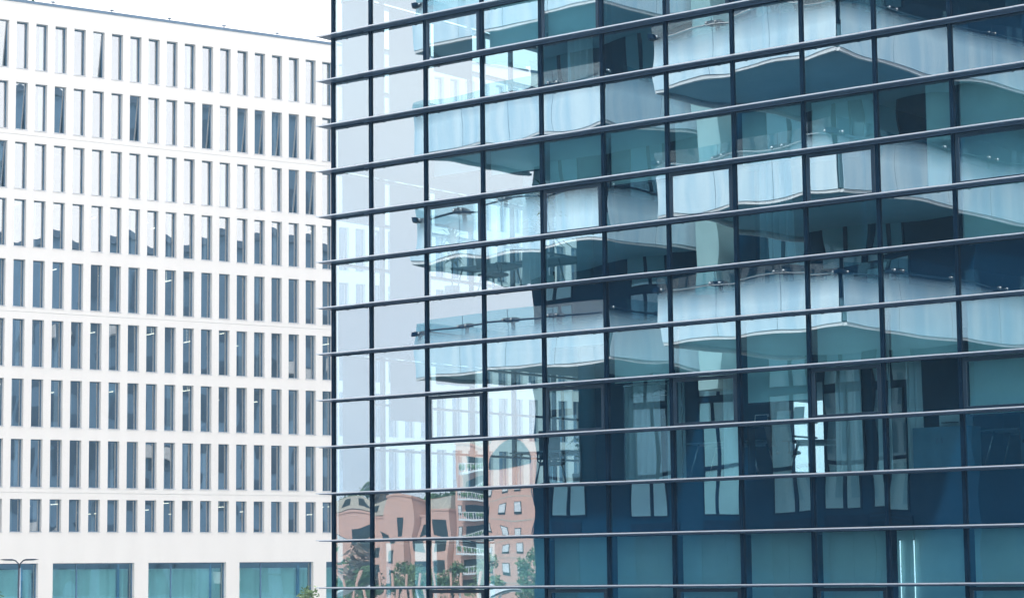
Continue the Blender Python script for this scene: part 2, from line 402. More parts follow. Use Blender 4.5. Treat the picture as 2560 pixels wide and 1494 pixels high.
def desk(label, u, d, z, rz, L=1.5):
    t = thing('office_desk', label, 'desk', inside(u, d, z), -GA+rz, 'office desks')
    MB().box(-L/2, -.4, .715, L/2, .4, .745).build('desk_top', 'desk', t, bevel=.005)
    for s in (-1, 1):
        for q in (-1, 1):
            MB().tube([(s*(L/2-.28), q*.33, .715), (s*(L/2-.06), q*.36, 0)], .017, 8).build('leg', 'chrome', t, smooth=True)
    MB().box(-L/2+.3, .3, .66, L/2-.3, .33, .712).build('crossbar', 'chrome', t)
    return t
def chair(label, u, d, z, rz):
    t = thing('office_chair', label, 'office chair', inside(u, d, z), -GA+rz, 'office chairs')
    b = MB(); b.box(-.24, -.24, .44, .24, .24, .51); b.build('seat', 'black', t, bevel=.03)
    b = MB(); R = Matrix.Translation((0, .24, .55)) @ Matrix.Rotation(-.18, 4, 'X'); b.rbox(-.22, -.025, .05, .22, .025, .62, R); b.build('backrest', 'black', t, bevel=.02)
    MB().tube([(0, .1, .44), (0, .27, .46), (0, .29, .62)], .02, 8).build('back_bracket', 'black', t)
    MB().tube([(0, 0, .1), (0, 0, .44)], .028, 10).build('gas_column', 'chrome', t)
    for k in range(5):
        a = 2*pi*k/5; l = MB(); l.tube([(0, 0, .1), (.29*cos(a), .29*sin(a), .065)], .018, 6); lo = l.build('base_leg', 'chrome', t)
        MB().sphere((.29*cos(a), .29*sin(a), .03), .03).build('castor', 'black', lo, smooth=True)
    for s in (-1, 1):
        MB().tube([(s*.2, 0, .46), (s*.29, 0, .52), (s*.29, .02, .68)], .014, 6).box(s*.29-.03, -.12, .68, s*.29+.03, .14, .705).build('armrest', 'black', t)
    return t
desk('desk with slanting steel legs behind the window left of the clothes hangers', 5.15, .95, f3, 0, 1.5)
desk('desk with slanting steel legs two windows right of the clothes hangers', 9.6, .95, f3, .04, 1.7)
desk('desk beside the window holding papers on the lower office floor', 11.1, 1.7, f3, .6, 1.4)
desk('desk at the right edge of the picture behind the black high chair', 15.6, 1.3, f3, 0, 1.5)
desk('dark desk on the middle floor under the white strips near the left corner', 3.4, 1.2, f2, 0, 1.5)
desk('desk on the middle floor one window right of the leafy plant', 5.0, 1.3, f2, 0, 1.4)
chair('black swivel chair in front of the shelves left of the clothes hangers', 5.5, .55, f3, .8)
chair('black swivel chair below the window with the papers', 10.9, .75, f3, 2.4)
chair('black chair nearest the right edge of the picture', 16.1, .65, f3, .4)
chair('black chair seen against white strips on the middle floor', 3.9, .7, f2, 2.9)
# cabinet + printer
t = thing('filing_cabinet', 'grey two door cabinet carrying a printer on the lower office floor', 'cabinet', inside(14.35, .65, f3), -GA)
MB().box(-.55, -.25, .03, .55, .25, .80).build('carcass', 'cab', t, bevel=.006)
for s in (-1, 1):
    d = MB().box(s*.275-.265, -.230, .05, s*.275+.265, -.253, .78).build('door', 'cab', t, bevel=.003)
    MB().box(s*.05-.008, -.28, .5, s*.05+.008, -.269, .6).build('door_handle', 'chrome', d)
t = thing('printer', 'pale boxy printer standing on the grey cabinet', 'printer', inside(14.55, .65, f3+.801), -GA)
MB().box(-.24, -.2, 0, .24, .2, .24).build('body', 'paper', t, bevel=.02)
MB().box(-.2, -.16, .241, .2, .16, .30).build('lid', 'cab', t, bevel=.01)
MB().box(-.15, -.28, .06, .15, -.201, .075).build('paper_tray', 'black', t)
# laptop, calendar card, paper stand by the window
def screen(nm, label, cat, u, d, z, wd, h, m2):
    t = thing(nm, label, cat, inside(u, d, z), -GA)
    b = MB(); R = Matrix.Rotation(-.2, 4, 'X'); b.rbox(-wd/2, 0, .012, wd/2, .012, h, R); s = b.build('lid' if nm == 'laptop' else 'board', 'paper', t, bevel=.003)
    b = MB(); b.rbox(-wd/2+.02, -.0025, .03, wd/2-.02, -.0005, h-.02, R); b.build('display' if nm == 'laptop' else 'printed_sheet', m2, s)
    MB().box(-wd/2, -.0 if nm != 'laptop' else -.2, 0, wd/2, .08, .011).build('base', 'paper', t)
    return t
zs = zr(9)+.03
# a shelf board that carries the small things
t = thing('window_bench', 'narrow dark bench along the window with a laptop and papers', 'bench', inside(11.05, .36, f3), -GA)
MB().box(-.72, -.14, .985, .72, .14, 1.015).build('bench_top', 'desk', t)
for s in (-1, 1): MB().box(s*.66-.02, -.1, 0, s*.66+.02, .1, .984).build('bench_leg', 'black', t)
zb = f3+1.016
screen('laptop', 'open laptop with a blue screen at the left end of the window bench', 'laptop', 10.6, .38, zb, .30, .2, 'navy')
screen('desk_calendar', 'pale desk calendar standing on the window bench', 'calendar', 11.12, .33, zb, .3, .24, 'paper')
screen('paper_stand', 'white card stand beside the desk calendar on the window bench', 'card stand', 11.45, .33, zb, .22, .3, 'paper')
# clothes hangers on a rail
t = thing('hanger_rail', 'thin rail across the window from which two clothes hangers hang', 'rail', inside(8.1, .42, f3), -GA)
MB().tube([(-.7, 0, 1.92), (.7, 0, 1.92)], .012, 8).build('rail_bar', 'chrome', t)
for s in (-1, 1): MB().tube([(s*.68, 0, 0), (s*.68, 0, 1.92)], .012, 8).build('rail_post', 'chrome', t)
for k, (u, dsc) in enumerate(((7.75, 'left of the two pale clothes hangers behind the window'), (8.28, 'right of the two pale clothes hangers behind the window'))):
    b = MB(); r = .008
    b.tube([(.03, 0, .03), (.03, 0, .055), (0, 0, .07), (-.025, 0, .045), (0, 0, .01), (0, 0, -.04)], .005, 6)
    b.tube([(0, 0, -.04), (.1, 0, -.08), (.205, 0, -.15), (.19, 0, -.175), (-.19, 0, -.175), (-.205, 0, -.15), (-.1, 0, -.08), (0, 0, -.04)], r, 6)
    o = b.build('clothes_hanger', 'paper'); o.location = inside(u, .42, f3+1.875); o.rotation_euler = (0, 0, -GA+.15*k)
    o['label'] = dsc; o['category'] = 'clothes hanger'; o['group'] = 'clothes hangers'
# plants
def plant(label, u, d, z, h, n, seed, m='leaf'):
    t = thing('potted_plant', label, 'plant', inside(u, d, z), -GA); r = random.Random(seed)
    b = MB(); b.tube([(0, 0, 0), (0, 0, .3)], .13, 14, .17); b.build('pot', 'paper', t, smooth=False)
    b = MB(); b.tube([(0, 0, .3), (.02, 0, .3+h*.5), (.05, .02, .3+h*.7)], .015, 6); b.build('stem', 'bark', t)
    b = MB()
    for k in range(n):
        a = r.uniform(0, 2*pi); el = r.uniform(.0, 1.3); L = r.uniform(.3, .55)*h*.6; wd = .03+.015*r.random()
        base = Vector((.02, 0, .3+h*r.uniform(.3, .7))); dr = Vector((cos(a)*cos(el), sin(a)*cos(el), sin(el))); sd = Vector((-sin(a), cos(a), 0))
        p0 = base; p1 = base+dr*L*.5; p2 = base+dr*L-Vector((0, 0, L*.35))
        b.quad(tuple(p0-sd*.006), tuple(p1-sd*wd), tuple(p2), tuple(p1+sd*wd))
    b.build('leaves', m, t)
    return t
plant('bushy plant with pointed leaves by the framed window near the left corner', 2.95, .5, f2, 1.5, 90, 2)
plant('tall dark leafy plant one framed window right of the corner plant', 5.45, .5, f2+.0, 2.3, 170, 4)
plant('low dark plant against the pale strips left of the clothes hangers', 5.5, 1.5, f3, 1.1, 60, 9)
# two glowing lines added at the bottom right, standing in for a reflection
for k, (x, dsc) in enumerate(((13.62, 'left of two lit vertical tubes at the bottom right'), (13.90, 'right of two lit vertical tubes at the bottom right'))):
    t = thing('tube_lamp', dsc, 'lamp', inside(x, .15, zr(12)-.35), -GA, 'vertical tube lamps')
    MB().tube([(0, 0, .02), (0, 0, 1.14)], .008, 8).build('lit_tube', 'tubew', t)
    b = MB(); b.box(-.015, -.015, 0, .015, .015, .02); b.box(-.015, -.015, 1.14, .015, .015, 1.16); b.build('end_cap', 'chrome', t)

# ================================================================== WHITE OFFICE BUILDING
wb = thing('white_office_building', 'white rendered office block with many narrow upright windows on the left', 'office building', (WX, WY, 0), W_A)
K0, K1 = -14, 36
OW, OD = .74, .34
tops = [32.6044, 28.9883, 25.4475, 22.0657, 18.5348, 15.0648, 11.5994, 8.1203, 4.6736]
hts = [2.80, 2.80, 2.76, 2.76, 2.76, 2.76, 2.76, 2.76, 1.88]
tops = [t+EYE for t in tops]; bots = [a-b for a, b in zip(tops, hts)]
ROOF = 33.92+EYE
XL, XR = K0*WP-.3, K1*WP
BW = [(2.68+6.068*i, 2.68+6.068*i+5.16) for i in range(-3, 7)]; BZ = .99+EYE
groove = [25.87+EYE, 15.48+EYE, 5.04+EYE]
def wall_rows():
    """(z0, z1, openings) from bottom to top"""
    rows = [(0, BZ-4.6, []), (BZ-4.6, BZ, BW)]
    zc = BZ; ops = [(k*WP, k*WP+OW) for k in range(K0, K1)]
    for i in range(8, -1, -1):
        rows.append((zc, bots[i], [])); rows.append((bots[i], tops[i], ops)); zc = tops[i]
    rows.append((zc, ROOF-.16, [])); return rows
b = MB(); s = MB()
for z0, z1, ops in wall_rows():
    if not ops:
        gs = [q for q in groove if z0 < q < z1]
        if gs:
            q = gs[0]
            b.quad((XL, 0, z0), (XR, 0, z0), (XR, 0, q-.018), (XL, 0, q-.018)); b.quad((XL, 0, q+.018), (XR, 0, q+.018), (XR, 0, z1), (XL, 0, z1))
            s.quad((XL, .03, q-.018), (XR, .03, q-.018), (XR, .03, q+.018), (XL, .03, q+.018))
            s.quad((XL, 0, q-.018), (XR, 0, q-.018), (XR, .03, q-.018), (XL, .03, q-.018)); s.quad((XL, .03, q+.018), (XR, .03, q+.018), (XR, 0, q+.018), (XL, 0, q+.018))
        else: b.quad((XL, 0, z0), (XR, 0, z0), (XR, 0, z1), (XL, 0, z1))
        continue
    x = XL
    for a, c in ops:
        b.quad((x, 0, z0), (a, 0, z0), (a, 0, z1), (x, 0, z1)); x = c
        s.quad((a, 0, z0), (a, OD, z0), (a, OD, z1), (a, 0, z1)); s.quad((c, OD, z0), (c, 0, z0), (c, 0, z1), (c, OD, z1))
        s.quad((a, OD, z1), (c, OD, z1), (c, 0, z1), (a, 0, z1)); s.quad((a, 0, z0), (c, 0, z0), (c, OD, z0), (a, OD, z0))
    b.quad((x, 0, z0), (XR, 0, z0), (XR, 0, z1), (x, 0, z1))
b.quad((XR, 0, 0), (XR, 16, 0), (XR, 16, ROOF-.16), (XR, 0, ROOF-.16)); b.quad((XL, 16, 0), (XL, 0, 0), (XL, 0, ROOF-.16), (XL, 16, ROOF-.16))
b.build('facade_wall', 'wall', wb); s.build('window_reveal', 'wallside', wb)
MB().box(XL-.04, -.05, ROOF-.16, XR+.04, 16, ROOF).build('roof_coping', 'coping', wb)
# rooms behind
b = MB()
for z in [ROOF-.5]+[t+.72 for t in tops[1:]]+[BZ+.8, BZ-4.7]: b.box(XL, OD+.09, z-.2, XR-.02, 6, z)
b.build('room_floor', 'roomd', wb)
b = MB(); b.box(XL, 5.2, 0, XR-.02, 5.4, ROOF-.5)
for k in range(K0, K1, 5): b.box(k*WP-.3, OD+.1, 0, k*WP-.2, 5.2, ROOF-.6)
b.build('room_wall', 'roomw', wb)
# windows
DARK = {(0, 1), (2, 1), (6, 1), (10, 1), (12, 1), (13, 1), (14, 1), (15, 1), (16, 1), (18, 1), (15, 2), (16, 2), (4, 0), (-1, 0), (-1, 2), (18, 3)}
def wframe(b, x0, x1, z0, z1, t=.045, y0=OD-.05, y1=OD+.04):
    b.box(x0, y0, z0, x1, y1, z0+t); b.box(x0, y0, z1-t, x1, y1, z1); b.box(x0, y0, z0+t, x0+t, y1, z1-t); b.box(x1-t, y0, z0+t, x1, y1, z1-t)
def wpane(b, wd, h, seed):
    r = random.Random(seed); c = [r.uniform(-1, 1) for _ in range(4)]; nx, ny = 5, 12; i0 = len(b.v)
    for j in range(ny+1):
        for i in range(nx+1):
            x = 2*i/nx-1; y = 2*j/ny-1
            b.v.append((x*wd/2, .0013*(1.1+.4*c[0])*(1-x*x)*(1-.8*y*y)+.0010*c[1]*x*y+.0006*c[2]*sin(4*y+3*c[3])*x, y*h/2))
    for j in range(ny):
        for i in range(nx): a = i0+j*(nx+1)+i; b.f.append((a, a+1, a+nx+2, a+nx+1))
fm, pmn, sm = MB(), MB(), MB()
fmesh, pmesh, smesh = {}, {}, {}
cnt = 0
for i in range(9):
    h = hts[i]
    for k in range(K0, K1):
        x0 = k*WP; xm = x0+OW/2; zc = (tops[i]+bots[i])/2
        tx, tz = rnd.gauss(0, .004), rnd.gauss(0, .006)
        if (k, i) in DARK: tx = rnd.uniform(.14, .2); tz = rnd.uniform(-.02, .02)
        sd = rnd.randrange(7)
        if -1 <= k <= 10 and cnt < 100:
            cnt += 1; hk = round(h, 2)
            if hk not in fmesh:
                q = MB(); wframe(q, -OW/2+.003, OW/2-.003, -h/2+.003, h/2-.003); fmesh[hk] = q.mesh('window', 'wframe')
                q = MB(); q.box(-OW/2-.03, -.035, -h/2-.028, OW/2+.03, OD-.05, -h/2+.012); smesh[hk] = q.mesh('window_sill', 'sill')
            if (hk, sd) not in pmesh:
                q = MB(); wpane(q, OW-.09, h-.09, sd); pmesh[(hk, sd)] = q.mesh('pane', 'wglass', True)
            wo = link('window', fmesh[hk], wb, loc=(xm, 0, zc))
            link('pane', pmesh[(hk, sd)], wo, loc=(0, OD-.0 if (k, i) not in DARK else OD+.06, 0), rot=(tx if (k, i) not in DARK else .09, 0, tz))
            link('window_sill', smesh[hk], wo)
        else:
            wframe(fm, x0+.003, x0+OW-.003, bots[i]+.003, tops[i]-.003)
            sm.box(x0-.03, -.035, bots[i]-.028, x0+OW+.03, OD-.05, bots[i]+.012)
            q = MB(); wpane(q, OW-.09, h-.09, sd); o0 = len(pmn.v)
            if (k, i) in DARK: tx = .09
            pmn.v += [(xm+a, OD+bb+tx*-d*1+tz*a, zc+d) for a, bb, d in q.v]; pmn.f += [tuple(n+o0 for n in f) for f in q.f]
wo = fm.build('window', 'wframe', wb, kind='stuff'); pmn.build('pane', 'wglass', wo, smooth=True); sm.build('window_sill', 'sill', wo)
# ceiling strip lights and curtains in the rooms
for i in range(3, 9):
    b = MB(); r = random.Random(i)
    for k in range(-2, 22):
        if r.random() < (.25 if i < 5 else .5) and i not in (7,):
            z = tops[i]-r.uniform(.05, .75); x = k*WP+r.uniform(-.2, .9); y = r.uniform(.7, 1.6)
            b.box(x, y, z-.045, x+.07, y+1.3, z)
            b.box(x+.03, y+.6, z+.001, x+.04, y+.61, tops[i]+.5)
    b.build('ceiling_light', 'tube', wb, kind='stuff')
b = MB(); r = random.Random(3)
for i in range(9):
    for k in range(-2, 20):
        if r.random() < .5:
            x = k*WP+r.choice((.42, .05)); n = 8; wd = r.uniform(.18, .32); hh = hts[i]
            for q in range(n):
                xa, xb = x+wd*q/n, x+wd*(q+1)/n
                b.quad((xa, .55+.03*sin(q*1.9), bots[i]-.4), (xb, .55+.03*sin((q+1)*1.9), bots[i]-.4), (xb, .55+.03*sin((q+1)*1.9), tops[i]+.4), (xa, .55+.03*sin(q*1.9), tops[i]+.4))
b.build('window_curtain', 'curtain', wb, kind='stuff', smooth=True)
# large ground floor windows
for i, (a, c) in enumerate(BW):
    q = MB(); z0, z1 = BZ-4.6, BZ; wframe(q, a+.003, c-.003, z0+.003, z1-.003, .06)
    xm = a+1.62; q.box(xm-.04, OD-.05, z0+.063, xm+.04, OD+.03, z1-.063)
    wo = q.build('shop_window', 'wframe', wb)
    for x0, x1 in ((a+.06, xm-.04), (xm+.04, c-.06)):
        p = MB(); wpane(p, x1-x0, z1-z0-.12, i+3)
        for n in range(len(p.v)): x, y, z = p.v[n]; p.v[n] = ((x0+x1)/2+x, OD+y*2.2, (z0+z1)/2+z)
        p.build('pane', 'shop', wo, smooth=True)
    cr = MB(); rr = random.Random(i+60)
    for s0, s1, yy in ((a+.1, c-.1, .62),):
        n = 80
        for m_ in range(n):
            xa, xb = s0+(s1-s0)*m_/n, s0+(s1-s0)*(m_+1)/n
            fa, fb = [yy+.07*sin(v*9+1.5*sin(v*2.3+i)) for v in (xa, xb)]
            cr.quad((xa, fa, z0), (xb, fb, z0), (xb, fb, z1-.35), (xa, fa, z1-.35))
    cr.build('shop_curtain', 'blind', wo, smooth=True)
# roof anchors
for px in (3.2, 7.0, 10.85, 14.6, 18.35):
    q = MB(); q.tube([(0, 0, 0), (0, 0, .19)], .03, 8); q.tube([(0, 0, .19), (0, 0, .225)], .15, 12)
    o = q.build('roof_anchor', 'coping', wb); o.location = (px-.8, .35, ROOF)

# ------------------------------------------------------------------ trees, lamp
def tree_parts(name, label, loc, h, cr, seed, m='leaf', n=2600, ls=.16, crown0=.35, group=None, cat='tree'):
    r = random.Random(seed); t = thing(name, label, cat, loc, r.uniform(0, 6), group)
    b = MB(); b.tube([(0, 0, -.05), (.05, .03, h*.3), (.0, .08, h*.55), (.04, 0, h*.8)], .022*h, 8, .005*h)
    tips = []
    for k in range(9):
        a = r.uniform(0, 6.28); z0 = h*r.uniform(.28, .6); L = cr*r.uniform(.55, .95); e = r.uniform(.3, 1.)
        p = Vector((.03, .03, z0)); q = p+Vector((cos(a)*L*.5, sin(a)*L*.5, L*.4*e)); s_ = p+Vector((cos(a)*L, sin(a)*L, L*e))
        b.tube([p, q, s_], .008*h, 5, .002*h); tips.append(s_)
    b.build('trunk', 'bark', t, smooth=True)
    b = MB(); cl = []
    for k in range(26):
        a = r.uniform(0, 6.28); zz = r.uniform(crown0, 1.)*h; q = (zz/h-crown0)/(1-crown0); rad = cr*sqrt(max(.05, 1-(2*q-.85)**2))*r.uniform(.2, .95)
        cl.append((Vector((cos(a)*rad, sin(a)*rad, zz)), cr*r.uniform(.18, .42)))
    for s_ in tips: cl.append((s_, cr*.3))
    for k in range(n):
        c0, cr0 = cl[r.randrange(len(cl))]
        d = Vector((r.gauss(0, 1), r.gauss(0, 1), r.gauss(0, .8))).normalized()*cr0*(r.random()**.4)
        p = c0+d; u_ = Vector((r.gauss(0, 1), r.gauss(0, 1), r.gauss(0, .6))).normalized(); v_ = u_.cross(Vector((r.gauss(0, 1), r.gauss(0, 1), r.gauss(0, 1)))).normalized()
        s1 = ls*r.uniform(.6, 1.3)
        b.quad(tuple(p-u_*s1), tuple(p+v_*s1*.45), tuple(p+u_*s1), tuple(p-v_*s1*.45))
    b.build('crown', m, t)
    return t
tree_parts('street_tree', 'leafy tree top just reaching in at the bottom beside the corner of the glass building', (-9.35, 108, 0), 6.85, 1.3, 5, n=2200, ls=.12)
tree_parts('street_tree', 'small leafy tree whose tip shows left of the corner tree', (-10.1, 112, 0), 6.6, .8, 8, n=1000, ls=.11)
tree_parts('street_tree', 'tree tip at the bottom left corner by the street lamp', (-22.1, 101, 0), 6.9, .9, 9, n=1200, ls=.12)
lx, ly = -20.97, 100.
t = thing('street_lamp', 'dark two armed street lamp in front of the white building at bottom left', 'street lamp', (lx, ly, 0), 0)
q = MB(); q.tube([(0, 0, 0), (0, 0, 8.05)], .10, 12, .055); q.build('pole', 'lampm', t, smooth=True)
MB().tube([(0, 0, .0), (0, 0, .35)], .17, 14).build('base', 'lampm', t)
for sx in (-1, 1):
    a = MB(); a.tube([(0, 0, 8.03), (sx*.04, 0, 8.23), (sx*.16, 0, 8.35), (sx*.3, 0, 8.385)], .032, 8, .025); ao = a.build('arm', 'lampm', t, smooth=True)
    hd = MB(); hd.xprism([(sx*.16, 8.375), (sx*.3, 8.425), (sx*.66, 8.425), (sx*.84, 8.395), (sx*.6, 8.365), (sx*.25, 8.355)][::sx], -.13, .13)
    ho = hd.build('lamp_head', 'lampm', t, bevel=.01)
    MB().box(sx*.32, -.1, 8.34, sx*.62, .1, 8.354).build('lens', 'paper', ho)
for px, wd, hh in ((30.2, 1.6, .5),):
    MB().box(px-wd, 2, ROOF+.001, px+wd, 5, ROOF+hh).build('roof_unit', 'sill', wb)
# planting on the roof of the white building
rx, ry = WX+1.6*cos(W_A)-3*sin(W_A), WY+1.6*sin(W_A)+3*cos(W_A)
tree_parts('roof_shrub', 'shrub on the roof of the white building at the top left', (rx, ry, ROOF), 1.9, .8, 15, n=900, ls=.1, crown0=.1, cat='shrub')
t = thing('roof_mast', 'thin mast beside the roof shrub on the white building', 'mast', (rx-.8, ry-.2, ROOF), 0)
MB().tube([(0, 0, 0), (0, 0, 3)], .04, 8).build('mast_pole', 'lampm', t)

# ================================================================== OFFICE BLOCK OPPOSITE (seen mirrored in the glass)
SK = radians(8)
e1 = Vector((cos(SK)*TX-sin(SK)*NX, cos(SK)*TY-sin(SK)*NY))     # its own left to right as mirrored
M['soffit'] = mat('grey_soffit', (.22, .44, .54), .7, nscale=.6, namt=.06)
M['cladn'] = mat('navy_cladding', (.002, .048, .108), .6, 0, .08, nscale=.4, namt=.15)
M['edge'] = mat('white_edge_profile', (.85, .88, .9), .4)
M['oppane'] = glass('opposite_window_glass', .15, .5, (.70, .86, .92), (.55, .85, 1), .01)
M['opblind'] = mat('opposite_blind', (.38, .58, .60), .9, nscale=.7, namt=.07)
def frit(name, h0, h1):
    """glass with an opaque pale print that fades out towards the top of the sheet"""
    m = bpy.data.materials.new(name); m.use_nodes = True; t = m.node_tree; t.nodes.clear()
    tcn = N(t, 'ShaderNodeTexCoord'); sp = N(t, 'ShaderNodeSeparateXYZ'); t.links.new(tcn.outputs['Object'], sp.inputs[0])
    a = ramp(t, sp.outputs[2], h0, h1, 1., .0)
    df = N(t, 'ShaderNodeBsdfPrincipled'); df.inputs['Base Color'].default_value = (.66, .82, .93, 1); df.inputs['Roughness'].default_value = .25
    df.inputs['Emission Strength'].default_value = 0
    f = noise(t, scl(t, tcn.outputs['Object'], (2.5, 2.5, .25)), 1.0, 3)
    t.links.new(mix(t, ramp(t, f, .35, .65), (.50, .72, .86), (.70, .86, .94)), df.inputs['Base Color'])
    tr = N(t, 'ShaderNodeBsdfTransparent'); tr.inputs[0].default_value = (.72, .88, .92, 1)
    gl = N(t, 'ShaderNodeBsdfGlossy'); gl.inputs['Roughness'].default_value = 0; gl.inputs[0].default_value = (1, 1, 1, 1)
    m1 = N(t, 'ShaderNodeMixShader'); m1.inputs[0].default_value = .12; t.links.new(tr.outputs[0], m1.inputs[1]); t.links.new(gl.outputs[0], m1.inputs[2])
    m2 = N(t, 'ShaderNodeMixShader'); t.links.new(a, m2.inputs[0]); t.links.new(m1.outputs[0], m2.inputs[1]); t.links.new(df.outputs[0], m2.inputs[2])
    t.links.new(m2.outputs[0], N(t, 'ShaderNodeOutputMaterial').inputs[0]); return m
M['frit'] = frit('printed_balcony_glass', .95, 1.65)
qx, qy = gw(.3, 21.3)
ob = thing('balcony_office_block', 'dark office block with pale glass balconies mirrored in the glass facade', 'office building', (qx, qy, 0), math.atan2(-e1.y, -e1.x))
# local x = -a , y = b (away from the glass building)
OT = 31.5
def X(a): return -a
b = MB(); b.box(X(-20.2), 7.0, 0, X(-.5), 24, OT); b.box(X(-.5)-.001, 10, 0, X(14), 24, OT); b.build('wall', 'cladn', ob)
MB().box(X(-20.4), 6.8, OT, X(14.2), 24.2, OT+.4).build('roof', 'coping', ob)
def opwin(a0, a1, yb, z0, z1, mull=.5):
    x1, x0 = X(a0), X(a1); t_ = .06; q = MB(); ya, yc = yb-.03, yb+.0
    q.box(x0, ya, z0, x1, yc, z0+t_); q.box(x0, ya, z1-t_, x1, yc, z1); q.box(x0, ya, z0+t_, x0+t_, yc, z1-t_); q.box(x1-t_, ya, z0+t_, x1, yc, z1-t_)
    xm = x0+(x1-x0)*mull; q.box(xm-.07, ya, z0+t_, xm+.07, yc, z1-t_)
    zt = z0+1.55; q.box(x0+t_, ya-.002, zt, xm-.07, yc, zt+.12); q.box(xm+.07, ya-.002, zt, x1-t_, yc, zt+.12)
    o = q.build('window', 'frame', ob)
    p = MB(); p.quad((x0+.05, yb-.017, z0+.05), (x1-.05, yb-.017, z0+.05), (x1-.05, yb-.017, z1-.05), (x0+.05, yb-.017, z1-.05)); p.build('pane', 'oppane' if z0 > 9 else 'frame', o)
    c_ = MB(); n = 46
    c_.quad((x0+.05, yb-.004, z0+.05), (x1-.05, yb-.004, z0+.05), (x1-.05, yb-.004, zt), (x0+.05, yb-.004, zt)); c_.build('lower_blind', 'opblind' if z0 > 9 else 'cladn', o)
    c_ = MB()
    for k in range(n):
        xa, xb = x0+.05+(x1-x0-.1)*k/n, x0+.05+(x1-x0-.1)*(k+1)/n; f = lambda v: yb-.008+.005*sin(v*24+2*sin(v*3))
        c_.quad((xa, f(xa), zt+.12), (xb, f(xb), zt+.12), (xb, f(xb), z1-.06), (xa, f(xa), z1-.06))
    c_.build('window_curtain', ('opcurt' if rnd.random() < .7 else 'opblind') if z0 > 9 else 'cladn', o, smooth=True)
WA = [(-19.3, -17.9), (-15.0, -13.3), (-11.9, -10.2), (-8.8, -7.2), (-6.3, -4.8), (-4.4, -3.1)]
WB = [(.6, 1.3), (2.6, 3.9), (6., 7.3)]
for fl in range(-1, 6):
    z0 = 2+EYE+4*fl
    for i, (a0, a1) in enumerate(WA): opwin(a0, a1+(.25 if (i+fl) % 3 == 0 else 0), 7.0, z0, z0+3.85, (.5, .42, .6)[(i+fl) % 3])
    for a0, a1 in WB: opwin(a0, a1, 10.0, z0, z0+3.7)
MB().box(X(-4.5), 6.93, EYE+.2, X(-3.0), 6.999, EYE+1.9).build('louvre', 'frame', ob)
q = MB()
for k in range(11): q.box(X(-4.45), 6.90, EYE+.28+.15*k, X(-3.05), 6.928, EYE+.34+.15*k)
q.build('louvre_blade', 'cladn', ob)
def balcony(poly_edges, slab, L, seed, bright):
    """slab outline (a,b) + the edges that carry glass; L = underside level"""
    r = random.Random(seed)
    s_ = MB(); s_.prism([(X(a), bb) for a, bb in slab], L+.10, L+.88)
    so = s_.build('balcony', 'soffit', ob)
    eg = MB(); gl = MB(); rail = MB(); br = MB(); st = MB(); jt = MB()
    for (a0, b0), (a1, b1) in poly_edges:
        p0, p1 = Vector((X(a0), b0)), Vector((X(a1), b1)); d = p1-p0; Ln = d.length; d.normalize(); nrm = Vector((d.y, -d.x))
        mid = (p0+p1)/2; cen = Vector((sum(X(a) for a, _ in slab)/len(slab), sum(bb for _, bb in slab)/len(slab)))
        if (mid-cen).dot(nrm) < 0: nrm = -nrm
        ang = math.atan2(d.y, d.x)
        T = Matrix.Translation((p0.x, p0.y, L)) @ Matrix.Rotation(ang, 4, 'Z'); sg = 1 if (T.to_3x3() @ Vector((0, 1, 0))).xy.dot(nrm) > 0 else -1
        eg.rbox(.0, sg*.0, -.03, Ln, sg*.09, .045, T)
        np_ = max(1, round(Ln/2.3)); pw = Ln/np_
        for k in range(np_):
            gl_v0 = len(gl.v)
            gl.rbox(k*pw+.008, sg*.10, .05, (k+1)*pw-.008, sg*.115, 2.05, T)
            for q in range(gl_v0, len(gl.v)): gl.v[q] = (gl.v[q][0], gl.v[q][1], gl.v[q][2]-L)
            for xx in (k*pw+.18, (k+1)*pw-.18):
                c3 = T @ Vector((xx, sg*.135, 1.72)); st.sphere(tuple(c3), .05, 8)
            if k > 0: jt.rbox(k*pw-.006, sg*.104, .05, k*pw+.006, sg*.112, 2.05, T)
            br.rbox(k*pw+.0, -sg*.10, .9, k*pw+.10, -sg*.02, 1.75, T)
            br.rbox(k*pw-.22, -sg*.10, 1.66, k*pw+.30, sg*.09, 1.78, T)
        rail.rbox(0, -sg*.12, 1.70, Ln, -sg*.07, 1.75, T)
        rail.rbox(0.4, sg*.122, 1.66, Ln-.4, sg*.14, 1.69, T)
    eg.build('edge_profile', 'edge', so)
    go = gl.build('balustrade_glass', 'frit', so); go.location = (0, 0, L)
    rail.build('handrail', 'chrome' if bright else 'frame', so); br.build('rail_bracket', 'frame', so)
    st.build('glass_fixing', 'chrome', so, smooth=True); jt.build('glass_joint', 'frame', so)
for i in range(-1, 5):
    L = 3+EYE+4*i
    if i >= 1:
        balcony([((-20.9, 2.), (-11.3, 2.)), ((-20.9, 2.), (-20.9, 7.6)), ((-11.3, 2.), (-11.3, 6.95))], [(-20.85, 2.05), (-11.35, 2.05), (-11.35, 6.99), (-20.15, 6.99), (-20.15, 7.55), (-20.85, 7.55)], L, i, False)
    if i >= 1:
        balcony([((-7.2, 0), (0, 0)), ((0, 0), (0, 9.95)), ((-7.2, 0), (-7.2, 6.95))], [(-7.15, .05), (-.05, .05), (-.05, 9.99), (-.49, 9.99), (-.49, 6.99), (-7.15, 6.99)], L, 20+i, True)
# pale rendered pier between the balconies
q = MB(); q.box(X(-10.9), 5.9, EYE+6.2, X(-10.0), 6.99, OT-.01); q.build('pier', 'opblind', ob)

